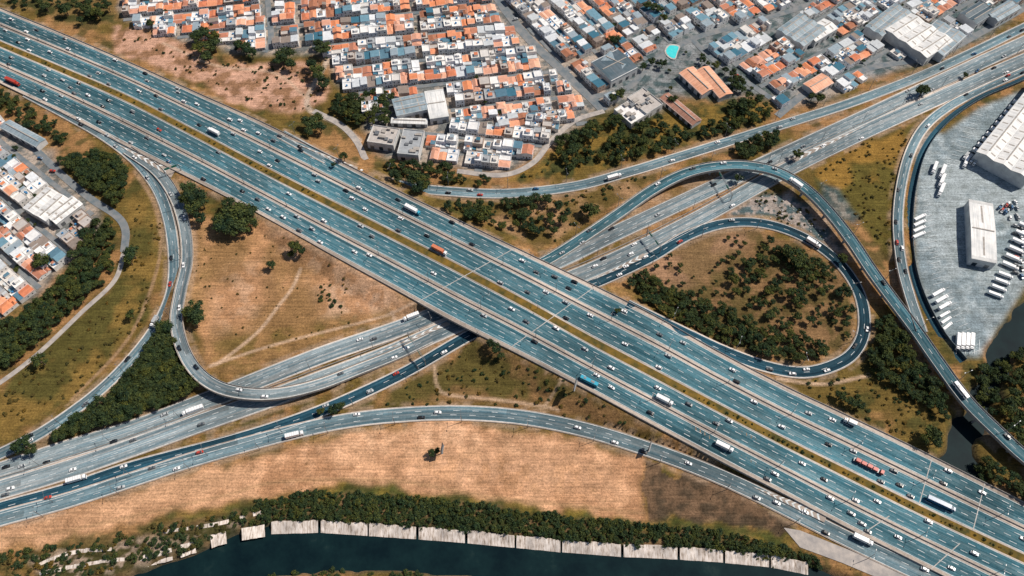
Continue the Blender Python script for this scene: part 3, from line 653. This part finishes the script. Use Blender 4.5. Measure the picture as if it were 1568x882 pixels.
# ------------------------------------------------------------------ TREES
def tree(seed,r=5.0,h=8.5,leaf=.85,nq=620,trunk=True,mat=None,flat=.62):
    rs=np.random.RandomState(seed); m=MB(); cols=[]
    if trunk:
        m.cyl((0,0,-.8),(.15,.1,h*.45),.42,.26,7,1)
        for i in range(5):
            t=i*1.26+rs.rand(); m.cyl((.15,.1,h*.38),(r*.55*math.cos(t),r*.55*math.sin(t),h*(.62+.15*rs.rand())),.2,.06,5,1)
    cols+= [0.2]*len(m.v)
    nc=rs.randint(8,13); C=[]
    for i in range(nc):
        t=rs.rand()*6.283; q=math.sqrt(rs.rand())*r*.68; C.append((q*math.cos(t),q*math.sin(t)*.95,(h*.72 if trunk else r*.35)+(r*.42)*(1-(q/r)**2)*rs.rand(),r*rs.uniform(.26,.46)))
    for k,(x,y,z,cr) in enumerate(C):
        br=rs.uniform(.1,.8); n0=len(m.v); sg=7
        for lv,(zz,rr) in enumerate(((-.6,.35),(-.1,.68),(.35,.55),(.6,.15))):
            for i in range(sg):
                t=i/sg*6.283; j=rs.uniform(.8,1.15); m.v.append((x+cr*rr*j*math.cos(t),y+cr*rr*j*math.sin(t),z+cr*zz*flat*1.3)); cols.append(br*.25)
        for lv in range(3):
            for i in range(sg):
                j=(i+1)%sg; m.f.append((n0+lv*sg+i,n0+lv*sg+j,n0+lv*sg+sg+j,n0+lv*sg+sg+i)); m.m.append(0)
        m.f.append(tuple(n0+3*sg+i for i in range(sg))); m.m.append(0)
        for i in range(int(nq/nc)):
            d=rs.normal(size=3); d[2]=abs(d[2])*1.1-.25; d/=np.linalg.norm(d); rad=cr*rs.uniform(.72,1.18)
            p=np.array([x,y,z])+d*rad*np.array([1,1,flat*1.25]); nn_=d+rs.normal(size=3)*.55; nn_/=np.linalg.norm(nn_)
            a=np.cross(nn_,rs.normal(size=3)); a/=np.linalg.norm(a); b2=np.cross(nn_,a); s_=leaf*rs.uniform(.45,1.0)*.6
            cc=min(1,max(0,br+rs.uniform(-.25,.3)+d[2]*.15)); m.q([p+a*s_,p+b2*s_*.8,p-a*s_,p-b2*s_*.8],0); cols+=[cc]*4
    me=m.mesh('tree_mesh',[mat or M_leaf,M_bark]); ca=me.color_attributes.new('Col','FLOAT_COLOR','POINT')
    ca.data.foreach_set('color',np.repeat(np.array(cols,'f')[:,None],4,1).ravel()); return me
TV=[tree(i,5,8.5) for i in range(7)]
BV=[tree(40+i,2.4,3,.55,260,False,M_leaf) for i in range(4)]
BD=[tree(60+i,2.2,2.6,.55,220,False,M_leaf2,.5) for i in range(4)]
def ptree(x,y,rpx,par=None,name='broadleaf_tree'):
    X0,Y0,_=g(x,y,6); s=rpx*.5/5.0*(H/460)
    obj(name,random.choice(TV),(X0,Y0,hz(X0,Y0)),R()*6.28,(s,s,min(s,1.0+.35*(s-1)) if s>1 else s),par)
for x,y,r in[(312,55,18),(328,72,18),(306,75,15),(318,88,14),(300,60,13),(330,55,12),(375,75,16),(366,68,11),(385,82,11),(437,84,19),(428,92,13),(445,98,12),(497,76,18),(488,66,11),(485,112,18),(494,128,15),(478,98,12),(476,188,16),(490,196,12),(487,180,11),(474,202,10),
 (288,292,17),(302,300,18),(296,318,15),(305,335,12),(283,305,10),(310,312,12),(345,345,19),(372,330,22),(356,325,18),(382,345,16),(338,338,14),(362,350,18),(350,315,12),(385,328,12),(365,340,16),(298,472,15),(301,486,14),(290,480,10),(203,388,14),(198,398,10),
 (452,381,11),(462,384,8),(444,386,6),(415,405,8),(65,397,14),(55,403,8),(905,322,14),(895,318,9),(605,270,11),(611,276,8),(632,276,14),(648,284,15),(640,292,12),(528,246,8),(512,255,5),
 (730,322,14),(742,335,14),(720,335,11),(745,322,9),(685,318,8),(692,325,6),(35,682,14),(45,688,9),(1222,235,10),(1412,140,13),(1418,137,9),(1132,272,8),(200,480,8),(62,552,12),(760,538,9),(752,530,7),(768,547,6),
 (1290,395,9),(1215,395,17),(1228,404,14),(1208,385,12),(1220,400,12),(510,625,9),(520,620,7),(490,628,6),(1428,664,12),(1420,672,10),(1434,675,10),(660,692,6),(668,688,5),(230,35,9),(100,15,14),(70,10,11),(150,22,13),(165,10,10),(130,12,9),(1030,150,9),(1008,180,9),
 (950,145,12),(938,150,9),(1255,150,10),(1245,146,8),(1000,92,8),(1015,95,9),(985,100,8),(943,62,11),(935,58,8),(1005,15,14),(1015,28,10),(992,8,10),(1480,112,6),(1295,608,9),(1305,614,8),(1287,603,7),(1318,618,8),(945,480,5)]:
    ptree(x,y,r)
def wood(name,poly,n,r0,r1,mesh=None,minc=1.5,z=3,zs=1.0,pad=2,ov=.5):
    wp=W2(poly,z); e=bpy.data.objects.new(name,None); COL.objects.link(e); lo=wp.min(0);hi=wp.max(0); k=0;tr=0; pts=[]
    while k<n and tr<n*30:
        tr+=1; x,y=U_(lo[0],hi[0]),U_(lo[1],hi[1])
        if not inside(np.array([x]),np.array([y]),wp)[0]: continue
        r=U_(r0,r1)
        if clr(x,y)<minc+r*.45 or in_b(x,y,pad): continue
        if any((x-a)**2+(y-b_)**2<(ov*(r+c_))**2 for a,b_,c_ in pts): continue
        pts.append((x,y,r)); me=random.choice(mesh or TV); base=5.0 if mesh is None else 2.4
        obj('clump_%d'%k,me,(x,y,hz(x,y)),R()*6.28,(r/base,r/base*U_(.85,1.15),r/base*zs*U_(.75,1.05)),e); k+=1
wood('woodland',[(238,497),(262,492),(270,530),(288,575),(306,598),(250,612),(150,662),(60,680),(100,650),(165,605),(215,548)],330,3.4,5.2,z=6,minc=.1,zs=.95,ov=.36)
wood('woodland',[(945,415),(975,412),(1010,432),(1100,468),(1190,508),(1272,530),(1240,556),(1130,532),(1050,500),(990,462)],150,2.0,4.6,ov=.42)
wood('woodland',[(1110,375),(1180,368),(1240,388),(1292,428),(1308,470),(1300,520),(1262,500),(1230,510),(1180,490),(1120,450)],120,1.6,4.6,ov=.42)
wood('shrubs',[(960,405),(1060,365),(1130,352),(1130,450),(1060,450)],20,1.2,2.6)
wood('woodland',[(855,205),(960,172),(1010,190),(1050,200),(1085,190),(1130,150),(1110,110),(1060,90),(1120,95),(1170,150),(1188,170),(1150,205),(1030,228),(970,240),(870,262),(855,240)],130,2.4,5.2,ov=.42)
wood('woodland',[(1130,205),(1190,195),(1200,225),(1150,245),(1125,238)],18,3.2,5,ov=.4)
wood('woodland',[(85,248),(120,240),(150,235),(192,252),(196,285),(178,318),(150,308),(110,288)],75,3.2,5.4,ov=.36)
wood('woodland',[(140,340),(182,345),(185,395),(172,425),(110,475),(50,530),(0,575),(-40,590),(-40,510),(0,498),(50,470),(100,425)],190,2.6,5.2,ov=.38)
wood('woodland',[(-20,120),(0,132),(50,165),(100,195),(105,225),(60,205),(0,168),(-30,150)],40,2.8,4.4,ov=.4)
wood('woodland',[(508,148),(540,145),(602,140),(604,185),(560,192),(515,185)],50,3.2,5,ov=.35)
wood('woodland',[(762,310),(840,300),(870,318),(862,352),(800,362),(770,350)],28,2.8,5,ov=.42)
wood('woodland',[(690,300),(760,305),(770,350),(745,350),(700,325)],14,2.4,3.8)
wood('woodland',[(590,245),(700,255),(765,275),(740,282),(650,272),(600,262)],34,2.6,4.2,ov=.4)
wood('woodland',[(1330,488),(1385,482),(1412,520),(1425,560),(1452,640),(1420,625),(1340,578),(1325,530)],75,2.4,5,ov=.42)
wood('woodland',[(1500,560),(1568,535),(1640,540),(1640,760),(1568,715),(1500,620)],110,3,5.2,ov=.4)
wood('woodland',[(1500,700),(1568,740),(1640,800),(1568,770),(1500,735)],26,3,4.6)
wood('woodland',[(0,0),(60,-10),(185,-30),(180,30),(120,36),(60,16)],30,2.8,4.6)
wood('riverside_thicket',[(380,772),(470,752),(560,756),(700,768),(850,788),(1000,804),(1100,812),(1160,826),(1200,850),(1120,842),(1000,835),(860,824),(790,817),(640,804),(490,794),(400,796)],560,1.3,3.4,BV,.5,1,1.1,ov=.42)
wood('riverside_thicket',[(400,797),(560,798),(790,817),(1000,832),(1200,852),(1200,857),(1000,838),(790,823),(560,804),(400,804)],70,.9,1.9,BV,.5,1,1,ov=.6)
wood('riverside_thicket',[(-60,850),(100,835),(220,808),(380,780),(400,800),(330,820),(280,848),(200,866),(80,890),(-60,900)],170,1.2,3.2,BV+BD[:1],.5,1)
wood('riverside_thicket',[(370,892),(450,876),(560,869),(650,876),(740,892),(900,925),(900,990),(300,990)],200,1.6,3,BV,0,0,ov=.4)
wood('riverside_thicket',[(1110,840),(1180,835),(1240,850),(1260,868),(1180,865)],40,1.8,3.4,BV,.2,0)
wood('dry_shrubs',[(0,600),(110,510),(190,440),(205,300),(245,340),(245,420),(215,500),(120,600),(0,668)],120,.8,1.9,BD,.5,0)
wood('dry_shrubs',[(560,625),(640,580),(740,522),(860,582),(1000,662),(900,645),(740,620)],95,.8,2.0,BD+BV,.5,0)
wood('dry_shrubs',[(1250,265),(1330,212),(1420,190),(1388,240),(1370,300),(1368,400),(1330,350)],95,.8,1.9,BD,.5,0)
wood('dry_shrubs',[(1210,585),(1330,572),(1420,620),(1445,680),(1350,660)],70,.8,2.0,BD+BV,.5,0)
wood('dry_shrubs',[(170,50),(250,62),(345,100),(480,98),(500,150),(455,180),(300,125)],80,.8,2.0,BD+BV,.5,0)
wood('dry_shrubs',[(300,350),(400,345),(640,465),(480,515),(350,565),(300,500)],60,.4,1.3,BD,.5,0)
wood('dry_shrubs',[(700,305),(900,292),(1010,262),(950,300),(850,370)],60,.8,2.2,BD+BV,.5,0)
wood('dry_shrubs',[(790,275),(870,225),(1150,180),(1000,232)],90,.9,2.2,BD+BV,.5,0)
wood('shrubs',[(478,440),(490,425),(520,445),(522,470),(495,472)],12,1,2.3,BV,.5,0)
wood('dry_shrubs',[(1150,300),(1200,285),(1300,380),(1290,390),(1180,335)],40,.7,1.8,BD+BV,.5,0)
for poly,n in(([(200,0),(900,0),(900,180),(560,220),(300,60)],34),([(900,0),(1560,0),(1400,90),(1200,140),(950,150)],80),([(0,190),(130,330),(0,470)],34)): wood('garden_trees',poly,n,1.2,2.8,None,1,3)
e=bpy.data.objects.new('median_shrubs',None); COL.objects.link(e)
for i in range(0,len(CM)):
    p=CM[i]
    if p[2]<5.8 and R()<.6: obj('shrub_%d'%i,random.choice(BD+BV),(p[0]+U_(-.9,.9),p[1]+U_(-.6,.6),p[2]-.1),R()*6,U_(.22,.6),e)
rk=MB(); wp=W2([(1150,305),(1200,290),(1260,345),(1300,390),(1240,360),(1175,335)]); lo=wp.min(0);hi=wp.max(0); k=0
while k<160:
    x,y=U_(lo[0],hi[0]),U_(lo[1],hi[1])
    if inside(np.array([x]),np.array([y]),wp)[0] and clr(x,y)>1: s_=U_(.4,1.6); rk.box(x,y,hz(x,y)-.2,s_,s_*U_(.5,1),s_*U_(.4,.7),0,R()*3,.7,.75)
    k+=1
obj('rubble_pile',rk.mesh('rubble_pile',[M_joint]))
# ------------------------------------------------------------------ VEHICLES
def carmesh(col,L=4.3,W=1.78,suv=0):
    m=MB(); h=.3*suv
    prof=[(-L/2,.42,.62,.82),(-L/2+.25,.30,.86+h*.5,.94),(-L/2+1.1,.28,.95+h*.6,1.0),(0,.28,.98+h*.6,1.0),(L/2-1.0,.28,.95+h*.6,1.0),(L/2-.2,.30,.90+h*.6,.94),(L/2,.42,.72,.84)]
    n0=len(m.v)
    for y,z0,z1,f in prof:
        w=W/2*f; zc=z0+(z1-z0)*.6
        m.v+=[(-w*.92,y,z0),(-w,y,zc),(-w*.88,y,z1),(w*.88,y,z1),(w,y,zc),(w*.92,y,z0)]
    for i in range(len(prof)-1):
        for j in range(6):
            a=n0+i*6+j;b2=n0+i*6+(j+1)%6; m.f.append((a,a+6,b2+6,b2)); m.m.append(0)
    m.f.append(tuple(n0+j for j in range(6))); m.f.append(tuple(n0+36+j for j in range(6))[::-1]); m.m+=[0,0]
    y0,y1=-L/2+1.25,L/2-(.35 if suv else .6); zb=.94+h*.6; zt=1.42+h
    b_=[(-W*.43,y0,zb),(W*.43,y0,zb),(W*.43,y1,zb),(-W*.43,y1,zb)]; t=[(-W*.36,y0+.65,zt),(W*.36,y0+.65,zt),(W*.36,y1-.5,zt),(-W*.36,y1-.5,zt)]
    for i in range(4):
        j=(i+1)%4; m.q([b_[i],b_[j],t[j],t[i]],1)
    m.q(t,0); m.box(0,(y0+y1)/2+.1,zt,W*.66,(y1-y0)-1.4,.04,0)
    for sx in(-1,1):
        for yy in(-L*.31,L*.30): m.cyl((sx*(W/2-.2),yy,.32),(sx*(W/2+.01),yy,.32),.32,.32,10,2)
        m.box(sx*(W/2+.08),y0+.35,.95,.18,.12,.14,0)
        m.box(sx*W*.34,-L/2+.02,.6,.3,.1,.12,3)
    return m.mesh('car_mesh',[PA[col],M_glass,M_tyre,M_mark])
def truckmesh(cab,box,L=15,W=2.5,tank=False):
    m=MB(); y=-L/2
    m.box(0,y+1.1,.6,W*.96,2.1,2.3,0,0,.95,.9); m.box(0,y+.02+.1,1.7,W*.8,.14,.8,2); m.box(0,y+1.2,2.9,W*.8,1.2,.5,0,0,.9,.6)
    m.box(0,0,.75,W*.4,L-.6,.3,3)
    if tank: m.cyl((0,y+3,2.1),(0,L/2,2.1),1.2,1.2,14,1)
    else:
        m.box(0,(y+2.7+L/2)/2,1.1,W,L/2-y-2.7,2.7,1)
        for k in range(1,6): m.box(0,y+2.7+(L-2.7)*k/6,3.8,W,.08,.04,3)
    for yy in([y+1.0,y+2.6,L/2-1.2,L/2-2.4]+([L/2-3.6] if L>12 else [])):
        for sx in(-1,1): m.cyl((sx*(W/2-.4),yy,.5),(sx*(W/2),yy,.5),.5,.5,10,4)
    return m.mesh('truck_mesh',[PA[cab],PA[box],M_glass,M_steel,M_tyre])
def flatbedmesh(cab,load,L=17,W=2.5):
    m=MB(); y=-L/2
    m.box(0,y+1.1,.6,W*.96,2.1,2.3,0,0,.95,.9); m.box(0,y+.12,1.7,W*.8,.14,.8,2)
    m.box(0,y+(L+2.7)/2,1.0,W,L-2.7,.35,3)
    for k in range(4):
        l=(L-4)/4; m.box(0,y+3.2+l*(k+.5),1.36,W*.86,l*.82,1.1+.3*(k%2),1)
    for yy in(y+1.0,y+2.6,L/2-1.2,L/2-2.4,L/2-3.6):
        for sx in(-1,1): m.cyl((sx*(W/2-.4),yy,.5),(sx*(W/2),yy,.5),.5,.5,10,4)
    return m.mesh('flatbed_mesh',[PA[cab],PA[load],M_glass,M_steel,M_tyre])
def busmesh(c,L=12,W=2.55):
    m=MB(); m.box(0,0,.4,W,L,1.2,0); m.box(0,0,1.603,W*.98,L*.99,.9,1); m.box(0,0,2.506,W,L,.55,0,0,.93,.98)
    m.box(0,-L*.2,3.06,1.4,2.4,.22,2); m.box(0,L*.25,3.06,1.2,1.6,.18,2)
    for yy in(-L*.32,L*.3):
        for sx in(-1,1): m.cyl((sx*(W/2-.3),yy,.48),(sx*(W/2+.02),yy,.48),.48,.48,10,3)
    return m.mesh('bus_mesh',[PA[c],M_glass,M_steel,M_tyre])
cars=[(c,carmesh(c,L,1.8,s)) for c in('white','silver','black','grey','red','blue') for L,s in((4.2,0),(4.6,1))]
cw=[{'white':10,'silver':6,'black':5,'grey':4,'red':.5,'blue':.2}[c] for c,_ in cars]
trucks=[truckmesh('white','white',7.5,2.3),truckmesh('white','silver',8,2.3),truckmesh('white','white',11)]
buses=[busmesh('white'),busmesh('cyan')]
vpos=[]
def putv(c,s,q,d):
    p=[float(np.interp(q,s,c[:,k])) for k in range(3)]; p2=[float(np.interp(q+1,s,c[:,k])) for k in range(3)]
    if any(abs(p[0]-a)<8 and abs(p[1]-b_)<3.2 for a,b_ in vpos): return
    a=math.atan2(p2[1]-p[1],p2[0]-p[0])+math.pi/2
    if d<0: a+=math.pi
    r=R()
    if r<.97: nm='car'; me=random.choices([m for _,m in cars],cw)[0]
    else: nm='truck'; me=random.choice(trucks)
    obj(nm,me,(p[0],p[1],p[2]+.03),a,1.0); vpos.append((p[0],p[1]))
def at(name,me,x,y,x2,y2,z=.45,s=1.0):
    a=g(x,y,z+1);b_=g(x2,y2,z+1); obj(name,me,(a[0],a[1],z+.05),math.atan2(b_[1]-a[1],b_[0]-a[0])+math.pi/2,s); vpos.append((a[0],a[1]))
at('truck',truckmesh('red','red',14),20,126,60,144,.92)
at('truck',truckmesh('cyan','white',13),632,322,660,337,zm(632))
at('truck',truckmesh('white','orange',12),673,384,700,398,zm(673))
at('flatbed_truck',flatbedmesh('red','red',18),1330,714,1360,729,.95)
at('bus',buses[1],902,584,930,598,zm(902))
at('truck',truckmesh('white','white',13),296,629,262,641,.45)
at('truck',trucks[2],1218,281,1200,268,9)
at('bus',buses[0],1471,598,1455,578,7.1)
at('truck',truckmesh('blue','blue',16),1440,772,1470,786,.95)
at('truck',trucks[2],118,734,160,722,.48)
def fillane(c,d,gap):
    s=arc(c); q=U_(0,gap)
    while q<s[-1]-15:
        putv(c,s,q,d); q+=14+random.expovariate(1/gap)
for c,d in main_lanes: fillane(c,d,78)
for k,gp in(('B1',130),('B2',120),('B3',65),('C',95),('D',85),('E',120),('LA',70),('LB',90),('R',60)):
    for c,d in lanes[k]: fillane(c,d,gp)
tr=truckmesh('white','white',13)
for i in range(10): at('parked_truck',tr,1500+i*6.8,236-i*8.2,1508+i*6.8,240-i*8.2,.1,.95)
for i in range(3): at('parked_truck',tr,1440+i*1,292-i*14,1436+i*1,302-i*14,.1)
for i in range(4): at('parked_truck',tr,1408-i*.5,334+i*9,1420,328+i*9,.1,.85)
for i in range(3): at('parked_truck',tr,1436+i*5,449+i*10,1450+i*5,441+i*10,.1,.85)
for i in range(3): at('parked_truck',tr,1446+i*2,482+i*9,1460,474+i*9,.1,.7)
for i in range(4): at('parked_truck',tr,1466+i*7,524,1465+i*7,540,.1,.95)
for i in range(6): at('parked_truck',tr,1546+i*5,408-i*12,1560+i*5,414-i*12,.1,.85)
for i in range(4): at('parked_truck',tr,1524+i*5,452-i*10,1540+i*5,458-i*10,.1,.75)
for i in(0,3): at('parked_truck',tr,1430+i*16,258-i*3,1427+i*16,266-i*3,.1,.9)
for i in range(4): at('parked_truck',trucks[1],1478+i*5,240+i*3,1470+i*5,250+i*3,.1,.9)
for i in range(14): at('parked_car',random.choice(cars)[1],1556+(i%2)*9,345+i*6,1566,347+i*6,.5)
for i in range(16): at('parked_car',random.choice(cars)[1],1534+U_(-3,26),305+U_(0,28),1550,300,.5)
for k in range(160):
    x,y=random.choice([(U_(190,900),U_(0,230)),(U_(900,1500),U_(0,130)),(U_(0,120),U_(210,440))]); q=g(x,y)
    c0=clr(q[0],q[1])
    if -3<c0<0.0: obj('parked_car',random.choice(cars)[1],(q[0],q[1],hz(q[0],q[1])+.85),R()*6.28)
# ------------------------------------------------------------------ ROAD FURNITURE
obj('lane_markings',marks.mesh('lane_markings',[M_mark]))
obj('concrete_barrier',barr.mesh('concrete_barrier',[M_conc]))
lm=MB(); lm.cyl((0,0,0),(0,0,12),.2,.12,6,0)
for sx in(-1,1): lm.cyl((0,0,11.6),(sx*2.2,0,12.3),.08,.06,5,0); lm.box(sx*2.5,0,12.25,1.0,.4,.18,0)
lm=lm.mesh('street_lamp',[M_steel])
def lamps(c,gap,o=0):
    s=arc(c);cc=off(c,o); q=10; n_=nrm(c)
    while q<s[-1]:
        p=[float(np.interp(q,s,cc[:,k])) for k in range(3)]; n=n_[min(int(np.searchsorted(s,q)),len(s)-1)]
        obj('street_lamp',lm,(p[0],p[1],p[2]-.4),math.atan2(n[1],n[0])); q+=gap
lamps(fr(CU,CM,.475),42); lamps(fr(CL,CM,.475),42); lamps(cB2,42,8.1); lamps(cR,40,5.0); lamps(cC,42,-6); lamps(cD,45,5.6); lamps(cLA,45,5.2); lamps(cB3,45,-5.4)
def gantry(x0,y0,x1,y1,z):
    a=np.array(g(x0,y0,z));b_=np.array(g(x1,y1,z)); L=np.linalg.norm(b_-a); m=MB()
    for sx in(-1,1): m.cyl((sx*L/2,0,0),(sx*L/2,0,8),.3,.22,8,0)
    for zz,yy in((7.2,-.4),(7.2,.4),(8,-.4),(8,.4)): m.cyl((-L/2,yy,zz),(L/2,yy,zz),.1,.1,5,0)
    k=int(L/1.6)
    for i in range(k): m.cyl((-L/2+L*i/k,-.4,7.2),(-L/2+L*(i+1)/k,-.4,8),.05,.05,4,0)
    for f in(-.25,.22): m.box(L*f,-.6,6.8,4,.12,1.8,1)
    obj('sign_gantry',m.mesh('sign_gantry',[M_steel,M_sign]),(*((a+b_)/2)[:2],z),math.atan2(b_[1]-a[1],b_[0]-a[0]))
gantry(626,518,652,560,.3); gantry(1095,268,1118,308,.3); gantry(990,362,1010,388,.3); gantry(255,270,278,262,.5)
def billboard(x,y,a,h=14,w=8):
    p=g(x,y); m=MB(); m.cyl((0,0,-.5),(0,0,h-3),.4,.3,10,0); m.box(0,0,h-3.2,w,.5,3.4,1); m.box(0,-.5,h-3.5,w,.8,.12,0)
    for i in range(4): m.cyl((-w*.4+w*.27*i,0,h+.2),(-w*.4+w*.27*i,-1.2,h+.4),.04,.04,4,0)
    obj('billboard',m.mesh('billboard',[M_steel,M_bill]),(p[0],p[1],hz(p[0],p[1])),a)
billboard(878,604,1.3,12); billboard(678,694,1.45,10,6); billboard(992,690,1.2,9,6)
# ------------------------------------------------------------------ LIGHT, WORLD, CAMERA
el,az=math.radians(52),math.radians(20)
sd=bpy.data.lights.new('sun','SUN'); sd.energy=5.0; sd.angle=math.radians(.53); sd.color=(1,.92,.82)
so=bpy.data.objects.new('sun',sd); COL.objects.link(so)
from mathutils import Vector
dv=Vector((math.cos(el)*math.cos(az),math.cos(el)*math.sin(az),math.sin(el))); so.rotation_euler=dv.to_track_quat('Z','Y').to_euler(); so.location=(0,300,600)
w=bpy.data.worlds.new('World'); scene.world=w; w.use_nodes=True; nt=w.node_tree; bg=nt.nodes['Background']; sk=nt.nodes.new('ShaderNodeTexSky'); sk.sky_type='NISHITA'; sk.sun_disc=False
sk.sun_elevation=el; sk.sun_rotation=math.pi/2-az; nt.links.new(sk.outputs[0],bg.inputs[0]); bg.inputs[1].default_value=.07
cd=bpy.data.cameras.new('camera'); cd.sensor_width=36; cd.lens=F/1568*36; cd.clip_end=30000; cd.clip_start=1
co_=bpy.data.objects.new('camera',cd); co_.location=(0,0,H); co_.rotation_euler=(math.pi/2-P,0,0); COL.objects.link(co_); scene.camera=co_
scene.view_settings.view_transform='Standard'; scene.view_settings.look='None'; scene.view_settings.exposure=0
print('houses',nh,'objects',len(bpy.data.objects))
